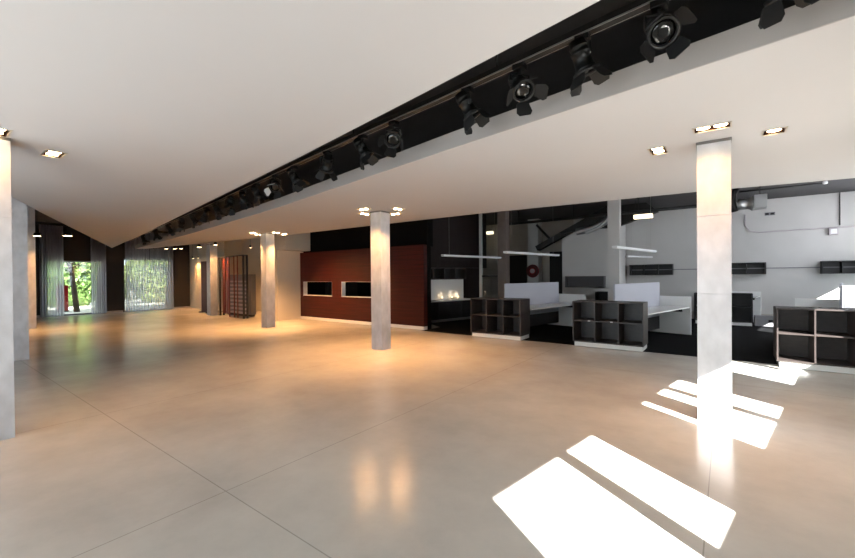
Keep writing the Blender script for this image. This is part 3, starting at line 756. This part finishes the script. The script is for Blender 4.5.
# ------------------------------------------------------------------ outside the curtained windows
struct('ground', box(BM(), -60, -23.45, -14, 30, -.25, -.05), M['paving'])
def tree(label, x, y, h, lean, nleaf, cr, m, seed, low=1.2):
    rnd = random.Random(seed)
    t = thing('tree', label, 'tree', (x, y, -.05), 0, 'trees outside the windows')
    b = BM()
    top = Vector((lean[0], lean[1], h*.75))
    pts = [Vector((0, 0, 0)), Vector((lean[0]*.2+.05, lean[1]*.25, h*.25)), Vector((lean[0]*.6, lean[1]*.5, h*.5)), top]
    tube(b, pts, [.13, .11, .09, .05], 10)
    ends = []
    for k in range(9):
        s = rnd.uniform(.3, .95); base = pts[1].lerp(top, s); a = rnd.uniform(0, 2*PI); l = rnd.uniform(.6, 1.0)*cr
        e = base + Vector((math.cos(a)*l, math.sin(a)*l, rnd.uniform(.1, .9))); ends.append(e)
        tube(b, [base, base.lerp(e, .5) + Vector((0, 0, .1)), e], [.045, .03, .012], 6)
    obj('trunk', b, M['bark'], t)
    b = BM()
    for k in range(nleaf):
        e = rnd.choice(ends); p = e + Vector((rnd.gauss(0, .45), rnd.gauss(0, .45), rnd.gauss(0, .4)))
        if p.z < low: continue
        R = Matrix.Rotation(rnd.uniform(0, 6.3), 4, 'Z') @ Matrix.Rotation(rnd.uniform(-1.2, 1.2), 4, 'X'); s = rnd.uniform(.06, .13)
        q = [p + R @ Vector(v) for v in ((-s*.5, 0, 0), (0, -s, .02), (s*.5, 0, 0), (0, s, .02))]
        b.faces.new([b.verts.new(v) for v in q])
    obj('crown', b, m, t)
tree('tree with a leaning dark trunk in the middle of the open left window', -26.3, 5.5, 4.4, (.2, -.45), 1000, .8, M['leaf'], 3)
tree('slimmer tree at the right side of the open left window', -28.9, 7.0, 4.2, (0, .1), 900, .6, M['leaf2'], 5)
tree('leafy tree seen through the curtain of the right window', -26.4, 9.6, 4.2, (.1, .2), 1500, 1.4, M['leaf'], 8, .8)
def hedge(label, x0, x1, y0, y1, z1, n, m, seed):
    rnd = random.Random(seed)
    t = thing('hedge', label, 'hedge', ((x0+x1)/2, (y0+y1)/2, -.05), 0, 'hedges outside the windows')
    b = BM(); cx, cy = (x0+x1)/2, (y0+y1)/2
    lathe(b, [(.5, .0), (.9, .3), (1, .7), (.85, .9), (.3, 1.0)], 20)
    for v in b.verts: v.co = Vector((v.co.x*(x1-x0)*.4, v.co.y*(y1-y0)*.46, v.co.z*z1*.9))
    obj('core', b, m, t)
    b = BM()
    for k in range(n):
        a = rnd.uniform(0, 2*PI); z = rnd.uniform(.03, 1)**.8*z1; e = (1 - max(0, z/z1-.6)**2*3.5)
        p = Vector((math.cos(a)*(x1-x0)/2*e*rnd.uniform(.75, 1.05), math.sin(a)*(y1-y0)/2*e*rnd.uniform(.9, 1.05), z))
        R = Matrix.Rotation(rnd.uniform(0, 6.3), 4, 'Z') @ Matrix.Rotation(rnd.uniform(-1.2, 1.2), 4, 'X'); s = rnd.uniform(.1, .2)
        b.faces.new([b.verts.new(p + R @ Vector(v)) for v in ((-s*.5, 0, 0), (0, -s, .02), (s*.5, 0, 0), (0, s, .02))])
    obj('foliage', b, m, t)
hedge('tall green hedge behind the trees of the open left window', -33, -31, 4.4, 8.3, 3.6, 2600, M['leaf'], 21)
hedge('yellow-green hedge behind the curtained right window', -33, -31, 9.1, 13.2, 3.4, 2600, M['leaf2'], 22)
t = thing('red_kiosk', 'red upright box standing outside at the left window edge', 'kiosk', (-27, 5.08, -.05))
obj('body', box(BM(), -.2, .2, -.2, .2, .05, 1.35), M['red'], t, .02); obj('foot', box(BM(), -.22, .22, -.22, .22, 0, .049), M['steel_dark'], t)

# ------------------------------------------------------------------ light
w = bpy.data.worlds.new('sky'); S.world = w; w.use_nodes = True
bg = w.node_tree.nodes['Background']; bg.inputs['Color'].default_value = (.80, .90, 1.0, 1); bg.inputs['Strength'].default_value = 4.2
s = bpy.data.lights.new('sun', 'SUN'); s.energy = 58; s.angle = math.radians(.6); s.color = (1, .98, .96)
so = bpy.data.objects.new('sun', s); COL.objects.link(so); so.location = (10, -8, 12)
so.rotation_euler = Vector((-.82, .572, -.65)).to_track_quat('-Z', 'Y').to_euler()

# ------------------------------------------------------------------ camera
cam = bpy.data.cameras.new('camera'); co = bpy.data.objects.new('camera', cam); COL.objects.link(co)
cam.sensor_width = 36; cam.lens = 398.9/855*36; cam.clip_start = .05; cam.clip_end = 200
yaw, pit, rol = math.radians(36.843), math.radians(-.410), math.radians(-.494)
R = Matrix.Rotation(yaw, 4, 'Z') @ Matrix.Rotation(PI/2+pit, 4, 'X') @ Matrix.Rotation(rol, 4, 'Z')
co.matrix_world = Matrix.Translation((0, 0, 1.6)) @ R
S.camera = co

S.view_settings.view_transform = 'Standard'; S.view_settings.look = 'None'
S.view_settings.gamma = 1; S.view_settings.use_curve_mapping = False
S.view_settings.exposure = 0.4
S.cycles.use_denoising = True
S.cycles.max_bounces = 10; S.cycles.diffuse_bounces = 6; S.cycles.transparent_max_bounces = 12
S.cycles.sample_clamp_indirect = 6
S.cycles.caustics_reflective = True; S.cycles.caustics_refractive = False
